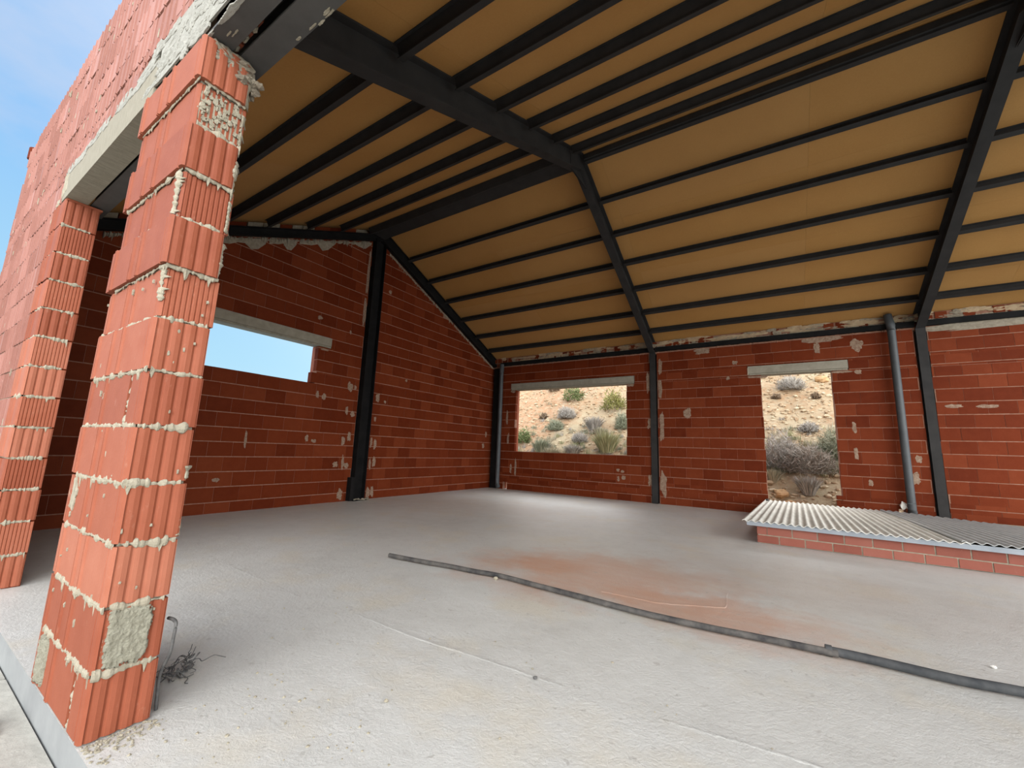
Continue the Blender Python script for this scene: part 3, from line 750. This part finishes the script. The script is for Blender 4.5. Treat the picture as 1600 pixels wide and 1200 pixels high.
for k in range(3600):
    if R() < .62: x, y = U(-3.2, 3.6), U(9.6, 16)
    else: x, y = U(5.6, 8.4), U(9.5, 16)
    r = U(.015, .05) * (1.5 if R() < .12 else 1)
    mb.rock((x, y, hzn(x, y) + r * .2), r * U(.8, 1.4), r * U(.8, 1.4), r * U(.5, .8), M['stones'], R(), .3, 6, 4)
o = mb.build('stones'); tag(o, 'small pale stones strewn over the hillside behind the back wall', 'stones', None, 'stuff')

def shrub(kind, x, y, w, h, m, label, group):
    """blades or leaves growing from one root"""
    w *= 1.15; h *= 1.12
    mb = MB(); z0 = hzn(x, y) - .02; n = int(260 + 520 * w)
    tw = m.name.startswith('grey'); n = n * 3 if tw and kind == 'bush' else n
    for i in range(n):
        if kind == 'bush':
            a, b = U(0, 2 * math.pi), math.acos(U(0, 1)); rr = U(.45, 1)
            rr *= 1 + .3 * noise.noise(Vector((math.cos(a) * 1.7, math.sin(a) * 1.7, b + x * 3)))
            p = Vector((x + w / 2 * rr * math.sin(b) * math.cos(a), y + w / 2 * rr * math.sin(b) * math.sin(a), z0 + h * rr * math.cos(b)))
            d = Vector((U(-1, 1), U(-1, 1), U(-.1, 1.3))).normalized(); L = U(.06, .13) * (.6 + w * .5) * (1.5 if tw else 1)
            sd = d.cross(Vector((U(-1, 1), U(-1, 1), U(-1, 1)))).normalized() * (U(.004, .008) if tw else U(.010, .022))
            mb.add([p - sd, p + sd, p + d * L + sd * .4, p + d * L - sd * .4], [(0, 1, 2, 3)], m, min(1, max(0, .25 + .6 * rr * math.cos(b) + U(-.25, .25))))
        else:
            a = U(0, 2 * math.pi); tl = U(.05, .95); L = h * U(.6, 1.15)
            r0 = w * .18 * math.sqrt(R()); p = Vector((x + r0 * math.cos(a), y + r0 * math.sin(a), z0))
            d = Vector((math.cos(a) * tl * w / (2 * h), math.sin(a) * tl * w / (2 * h), 1)); d = d / max(.6, d.length)
            sd = Vector((-math.sin(a + U(-1, 1)), math.cos(a + U(-1, 1)), 0)) * U(.005, .011)
            m1 = p + d * L * .55 + Vector((0, 0, .05 * L)); m2 = p + d * L + Vector((math.cos(a), math.sin(a), -.35)) * .12 * L * tl
            t = R(); mb.add([p - sd, p + sd, m1 + sd, m1 - sd, m2], [(0, 1, 2, 3), (3, 2, 4)], m, t)
    o = mb.build('hill_shrub' if kind == 'bush' else 'grass_tuft', loc=(x, y, z0)); tag(o, label, 'bush' if kind == 'bush' else 'grass tuft', group)
mb = MB()
for k in range(420):
    if R() < .6: x, y = U(-1.6, 3.4), 10.2 + 2.2 * abs(random.gauss(0, .55))
    else: x, y = U(5.9, 7.9), 10.75 + 1.4 * abs(random.gauss(0, .5))
    m_ = M[random.choice(('pale', 'grey', 'sage', 'pale', 'lime'))]; z0 = hzn(x, y) - .01; ww, hh = U(.1, .26), U(.1, .24)
    for i in range(46):
        a = U(0, 2 * math.pi); tl = U(0, 1); p = Vector((x + U(-.5, .5) * ww, y + U(-.5, .5) * ww, z0))
        t1 = p + Vector((math.cos(a) * tl * ww * .6, math.sin(a) * tl * ww * .6, hh * U(.5, 1))); sd = Vector((-math.sin(a), math.cos(a), 0)) * U(.004, .008)
        mb.add([p - sd, p + sd, t1], [(0, 1, 2)], m_, R())
o = mb.build('dry_grass'); tag(o, 'thin dry grass growing between the shrubs on the lower hillside', 'grass', None, 'stuff')
gw, gd = 'plants seen through the wide back window', 'plants seen through the back doorway'
for a in [
    ('bush', -.15, 13.97, .72, .58, 'green', 'round green bush at the top centre of the wide back window', gw),
    ('bush', 1.66, 13.4, .86, .66, 'olive', 'olive-yellow bush near the top right of the wide back window', gw),
    ('bush', -1.4, 14.79, .42, .30, 'brown', 'small brown bush at the top, left of the round green bush', gw),
    ('bush', .07, 12.89, .62, .34, 'grey', 'grey-lilac shrub in the middle of the wide back window, below the green bush', gw),
    ('tuft', 1.34, 12.29, .72, .40, 'grey', 'grey spiky tuft right of centre in the wide back window', gw),
    ('bush', -.05, 12.28, .5, .30, 'sage', 'grey-green shrub left of the gravel chute in the wide back window', gw),
    ('bush', -.95, 11.66, .55, .44, 'green', 'dark green bush at the lower left edge of the wide back window', gw),
    ('tuft', -.02, 11.2, .7, .40, 'sage', 'olive-grey grass at the bottom left of the wide back window', gw),
    ('tuft', .45, 11.0, .6, .34, 'pale', 'straw-coloured grass low in the wide back window, left of centre', gw),
    ('tuft', 1.12, 11.13, .58, .32, 'grey', 'grey tuft at the bottom centre of the wide back window', gw),
    ('tuft', 2.16, 11.21, .85, .58, 'lime', 'large yellow-green tuft at the bottom right of the wide back window', gw),
    ('bush', 2.24, 12.42, .45, .45, 'sage', 'grey-green shrub against the right edge of the wide back window', gw),
    ('bush', -.91, 13.02, .3, .2, 'brown', 'small brown shrub on the bare orange slope in the wide back window', gw),
    ('bush', 1.07, 11.72, .45, .24, 'grey', 'low grey shrub between the gravel and the bottom centre tuft', gw),
    ('tuft', 1.75, 11.9, .5, .35, 'pale', 'pale grass right of centre, above the large yellow-green tuft', gw),
    ('bush', 6.8, 14.1, .62, .32, 'grey', 'grey shrub at the very top of the doorway view', gd),
    ('bush', 6.43, 13.79, .2, .13, 'brown', 'tiny brown bush high on the left side of the doorway view', gd),
    ('bush', 7.36, 13.73, .2, .14, 'brown', 'tiny brown bush high on the right side of the doorway view', gd),
    ('bush', 7.05, 12.22, .36, .17, 'grey', 'flat grey shrub in the middle of the stony slope in the doorway view', gd),
    ('bush', 6.41, 11.02, .80, .66, 'grey', 'large bleached grey shrub at the left side of the doorway view', gd),
    ('bush', 6.9, 10.82, .90, .50, 'greybrown', 'dark dry shrub in the middle of the doorway view', gd),
    ('bush', 7.41, 11.21, .55, .62, 'sage', 'olive-grey bush at the right side of the doorway view', gd),
    ('tuft', 6.86, 10.24, .46, .36, 'grey', 'low dry grass tuft at the bottom of the doorway view', gd),
    ('tuft', 6.24, 10.54, .32, .26, 'pale', 'small pale tuft at the bottom left of the doorway view', gd)]:
    shrub(a[0], a[1], a[2], a[3], a[4], M[a[5]], a[6], a[7])
def boulder(x, y, r, label, m='rock'):
    mb = MB(); z = hzn(x, y) + r * .35; mb.rock((x, y, z), r, r * .9, r * .75, M[m], None, .28, 12, 8)
    tag(mb.build('boulder', loc=(x, y, z)), label, 'boulder')
boulder(6.37, 10.2, .15, 'orange-yellow boulder at the lower left of the doorway view')
boulder(7.62, 14.6, .17, 'pale yellow boulder at the top right of the doorway view')
boulder(6.52, 9.95, .12, 'flat orange rock just outside the doorway, below the boulder')

# ------------------------------------------------------------------ platform with corrugated sheets
random.seed(3)
o = thing('brick_plinth', (7.6, 6.8, 0), 'low red brick plinth carrying the corrugated sheets on the right', 'plinth')
mb = MB()
bricks(mb, lambda u, d, w: (u, 5.3 + d, w), 6.085, 9.2, .0, .195, [], M['brick_small'], z0=-.012, ch=.105, bl=.235, joint=.012, vj=.012, depth=.10)
bricks(mb, lambda u, d, w: (6.085 + d, u, w), 5.3, 8.2, .0, .195, [], M['brick_small'], z0=-.012, ch=.105, bl=.235, joint=.012, vj=.012, depth=.10)
mb.build('brickwork', o)
mb = MB(); mb.box(6.095, 9.2, 5.308, 8.2, .001, .188, M['mortar']); mb.build('mortar_core', o)
mb = MB(); mb.loft([[(x, y, z) for y, z in ((5.225, .196), (5.225, .244), (5.230, .244), (5.230, .201), (5.29, .201), (5.29, .196))] for x in (5.99, 9.2)], M['zinc'])
tag(mb.build('metal_angle', loc=(5.99, 5.225, .196)), 'bluish metal angle lying along the front edge of the brick plinth', 'angle bar')
def corr(name, corners, zf, m, label, lift=None):
    """corrugated sheet from four plan corners: front left, front right, back right, back left"""
    a, b, c, d = [Vector((*p, 0)) for p in corners]; n = int((b - a).length / .0095); ny_ = 10
    mb = MB(); top = []; bot = []
    for j in range(ny_ + 1):
        v = j / ny_
        for i in range(n + 1):
            u = i / n; p = (a.lerp(b, u)).lerp(d.lerp(c, u), v)
            z = zf + .0095 * math.sin(2 * math.pi * u * (b - a).length / .076) + (lift(u, v) if lift else 0)
            top.append((p.x, p.y, z + .003)); bot.append((p.x, p.y, z - .003))
    k = n + 1; N_ = len(top)
    mb.add(top, [(j * k + i, j * k + i + 1, (j + 1) * k + i + 1, (j + 1) * k + i) for j in range(ny_) for i in range(n)], m, .5, True)
    mb.add(bot, [(j * k + i, (j + 1) * k + i, (j + 1) * k + i + 1, j * k + i + 1) for j in range(ny_) for i in range(n)], m, .5, True)
    rim = [i for i in range(k)] + [j * k + n for j in range(1, ny_ + 1)] + [ny_ * k + i for i in range(n - 1, -1, -1)] + [j * k for j in range(ny_ - 1, 0, -1)]
    q = len(rim); vs = [top[r] for r in rim] + [bot[r] for r in rim]
    mb.add(vs, [(i, (i + 1) % q, q + (i + 1) % q, q + i) for i in range(q)], m)
    oo = mb.build(name, loc=(a.x, a.y, zf)); tag(oo, label, 'corrugated sheet')
corr('corrugated_sheet', [(5.945, 5.20), (7.82, 5.215), (7.74, 8.04), (6.12, 8.19)], .248, M['sheet'], 'pale weathered corrugated sheet lying on the brick plinth in front of the doorway', lambda u, v: .012 * (1 - u) * v)
corr('corrugated_sheet', [(7.76, 5.225), (9.25, 5.26), (9.05, 6.9), (7.62, 8.02)], .2595, M['sheet_grey'], 'darker grey corrugated sheet overlapping the first one at its right end', lambda u, v: .004 * v)
mb = MB(); mb.rock((7.955, W - .045, .335), .045, .04, .055, M['white'], None, .3, 10, 7);  # white lump standing for bright daylight through the pipe hole
tag(mb.build('daylight_lump', loc=(7.955, W - .045, .28)), 'white lump for daylight at the foot of the right-hand downpipe, on the corrugated sheet', 'lump')
mb = MB(); mb.tube([(6.16, 7.93, .268), (6.16, 7.93, .300)], .022, M['hose2'], 12)
tag(mb.build('black_plug', loc=(6.16, 7.93, .268)), 'small black plug on the back left corner of the pale corrugated sheet', 'plug')

# ------------------------------------------------------------------ hose on the floor
def smooth(pts, n=8):
    out = []
    for i in range(len(pts) - 1):
        p = [Vector(pts[max(0, min(len(pts) - 1, k))]) for k in (i - 1, i, i + 1, i + 2)]
        for s in range(n):
            t = s / n
            out.append(.5 * ((2 * p[1]) + (p[2] - p[0]) * t + (2 * p[0] - 5 * p[1] + 4 * p[2] - p[3]) * t * t + (3 * p[1] - p[0] - 3 * p[2] + p[3]) * t ** 3))
    out.append(Vector(pts[-1])); return out
HZ = .024
P1 = [(3.437, 2.109, HZ), (3.75, 2.14, HZ), (4.054, 2.185, HZ), (4.3, 2.205, HZ), (4.512, 2.235, HZ), (4.85, 2.215, HZ), (5.152, 2.20, HZ), (5.579, 2.175, HZ), (5.929, 2.19, HZ), (6.232, 2.225, HZ), (6.527, 2.252, HZ)]
o = thing('black_hose', (4.9, 2.2, 0), 'long dusty black hose lying across the concrete floor, its left end in mid-floor', 'hose')
mb = MB(); mb.tube(smooth(P1), .0175, M['hose'], 12); mb.build('tube', o)
mb = MB(); mb.rock((4.50, 2.20, .012), .02, .012, .012, M['mortar']); tag(mb.build('mortar_crust', o), 'pale mortar lump stuck to the hose')
o = thing('black_hose', (6.9, 2.27, 0), 'darker black hose continuing from the dusty one to the right edge of the floor', 'hose')
P2 = [(6.49, 2.262, .026), (6.60, 2.272, .026), (6.741, 2.272, .026), (6.952, 2.27, .026), (7.151, 2.304, .026), (7.6, 2.36, .026), (8.3, 2.5, .026)]
mb = MB(); mb.tube(smooth(P2), .021, M['hose2'], 12); mb.build('tube', o)
mb = MB(); mb.tube([(6.478, 2.262, .026), (6.505, 2.263, .026)], .0265, M['hose2'], 12); mb.build('collar', o)

# ------------------------------------------------------------------ small things at the foot of the pillar
mb = MB(); mb.tube(smooth([(4.40, .21, .0), (4.415, .20, .12), (4.468, .20, .205), (4.478, .20, .26), (4.483, .20, .298), (4.477, .20, .312), (4.45, .20, .315), (4.40, .205, .306)], 6), .0058, M['rebar'], 8)
tag(mb.build('rebar_hook', loc=(4.40, .21, 0)), 'bent steel bar sticking out behind the foot of the near brick pillar', 'rebar')
mb = MB()
for k in range(26):
    a = Vector((4.20 + U(-.03, .06), .345 + U(-.04, .04), U(.0, .05))); pts = [a]
    for q in range(5): pts.append(pts[-1] + Vector((U(-.028, .032), U(-.028, .028), U(-.02, .022))))
    mb.tube(smooth([(p.x, p.y, max(.004, p.z)) for p in pts], 4), .0016, M['rebar'], 5)
tag(mb.build('tie_wire', loc=(4.20, .345, 0)), 'tangle of thin tie wire on the floor beside the foot of the near brick pillar', 'wire')
random.seed(17)
mb = MB()
for k in range(300):
    t = R()
    if t < .5: x, y = XP + abs(random.gauss(0, .06)), U(-.0, .19)
    elif t < .8: x, y = U(4.45, 5.2), U(.02, .6)
    else: x, y = U(3.6, 6.4), U(.05, 1.6)
    r = U(.0015, .005); mb.rock((x, max(.01, y), r * .3), r * U(1, 1.6), r * U(1, 1.6), r * .8, M['mortar'], None, .3, 6, 4)
tag(mb.build('mortar_crumbs', loc=(XP, .1, 0)), 'fine mortar crumbs scattered over the floor around the near brick pillar', 'crumbs', None, 'stuff')
for k, (x, y, r, m, lb) in enumerate([(5.02, .72, .007, 'mortar', 'pale pebble on the floor near the front edge, right of the brick pillar'), (5.40, 1.20, .008, 'rebar', 'dark chip on the floor between the brick pillar and the hose'), (7.16, 2.62, .009, 'white', 'white chip on the floor behind the darker hose'), (5.63, .35, .006, 'rock', 'reddish chip on the floor at the front edge')]):
    mb = MB(); mb.rock((x, y, r * .5), r * 1.3, r, r * .8, M[m], None, .3)
    tag(mb.build('stone_chip', loc=(x, y, 0)), lb, 'chip')
# broken brick and dark scrap in the bottom left corner, outside
o = thing('broken_brick', (3.87, -.085, -.104), 'broken red brick lying on the outside paving at the bottom left corner of the photo', 'brick')
mb = MB(); mb.hexa([(3.80, -.125, -.104), (3.93, -.13, -.104), (3.95, -.088, -.104), (3.81, -.082, -.104), (3.81, -.12, -.075), (3.92, -.12, -.07), (3.935, -.094, -.08), (3.82, -.090, -.072)], M['brick_out']); mb.build('shard', o)
# stub at the top outer corner of the front wall
mb = MB(); mb.tube([(-.40, .03, 3.93), (-.40, .03, 4.06)], .05, M['brick'], 12)
tag(mb.build('chimney_stub', loc=(-.40, .03, 3.93)), 'small dark stub at the far top corner of the outer front wall', 'stub')

# ------------------------------------------------------------------ sky and light
w = bpy.data.worlds.new('overcast_sky'); SC.world = w; w.use_nodes = True
nt = w.node_tree; bg = nt.nodes['Background']
tc = N(nt, 'ShaderNodeTexCoord'); nrm = N(nt, 'ShaderNodeVectorMath'); nrm.operation = 'NORMALIZE'
nt.links.new(tc.outputs['Generated'], nrm.inputs[0]); D = nrm.outputs[0]
sp = N(nt, 'ShaderNodeSeparateXYZ'); nt.links.new(D, sp.inputs[0])
z = sp.outputs['Z']
blue = ramp(nt, z, [(0.0, (.54, .76, .86)), (.16, (.40, .68, .87)), (.45, (.26, .52, .86)), (1.0, (.26, .44, .75))])
mpn = N(nt, 'ShaderNodeMapping'); mpn.inputs['Scale'].default_value = (1.3, 1.3, 2.6); mpn.inputs['Location'].default_value = (.35, .2, .1)
nt.links.new(D, mpn.inputs['Vector'])
cl = noise_n(nt, mpn.outputs[0], 1.5, 6, .55)
cover = mathn(nt, 'ADD', cl, mathn(nt, 'MULTIPLY', mathn(nt, 'SUBTRACT', z, .52), .55))
cm = ramp(nt, cover, [(.38, (0, 0, 0)), (.62, (1, 1, 1))])
sky = mix(nt, cm, blue, (.53, .61, .78))
# glow lobes added to the sky to brighten hall and facade: east, front, back
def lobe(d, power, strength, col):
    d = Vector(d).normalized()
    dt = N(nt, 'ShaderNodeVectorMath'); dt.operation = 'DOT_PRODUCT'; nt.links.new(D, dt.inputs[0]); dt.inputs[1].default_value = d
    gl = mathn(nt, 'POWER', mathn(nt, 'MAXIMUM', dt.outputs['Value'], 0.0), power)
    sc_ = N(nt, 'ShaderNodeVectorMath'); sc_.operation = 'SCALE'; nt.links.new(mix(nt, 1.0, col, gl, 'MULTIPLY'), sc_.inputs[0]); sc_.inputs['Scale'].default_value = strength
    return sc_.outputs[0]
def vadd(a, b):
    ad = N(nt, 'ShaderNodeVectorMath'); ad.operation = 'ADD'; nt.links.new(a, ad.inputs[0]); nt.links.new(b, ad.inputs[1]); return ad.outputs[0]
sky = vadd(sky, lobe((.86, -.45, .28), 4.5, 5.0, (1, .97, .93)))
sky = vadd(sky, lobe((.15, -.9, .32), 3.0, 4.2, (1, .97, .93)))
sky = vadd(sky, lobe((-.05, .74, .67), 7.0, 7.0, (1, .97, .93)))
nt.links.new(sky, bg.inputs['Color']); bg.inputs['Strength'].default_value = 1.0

# ------------------------------------------------------------------ camera
cam = bpy.data.cameras.new('camera'); co = bpy.data.objects.new('camera', cam); COL.objects.link(co)
f = Vector((-math.sin(YAW) * math.cos(PITCH), math.cos(YAW) * math.cos(PITCH), math.sin(PITCH)))
r = Vector((math.cos(YAW), math.sin(YAW), 0)); u = r.cross(f)
c, s = math.cos(ROLL), math.sin(ROLL)
rr, uu = c * r + s * u, -s * r + c * u
m = Matrix((rr, uu, -f)).transposed().to_4x4(); m.translation = Vector(CAM)
co.matrix_world = m
cam.sensor_fit = 'HORIZONTAL'; cam.sensor_width = 36; cam.lens = FPX / 1600 * 36; cam.clip_start = .02; cam.clip_end = 300
SC.camera = co
vs = SC.view_settings; vs.view_transform = 'Standard'; vs.look = 'None'; vs.gamma = 1; vs.use_curve_mapping = False; vs.exposure = 0.15
try: SC.cycles.diffuse_bounces = 6
except Exception: pass
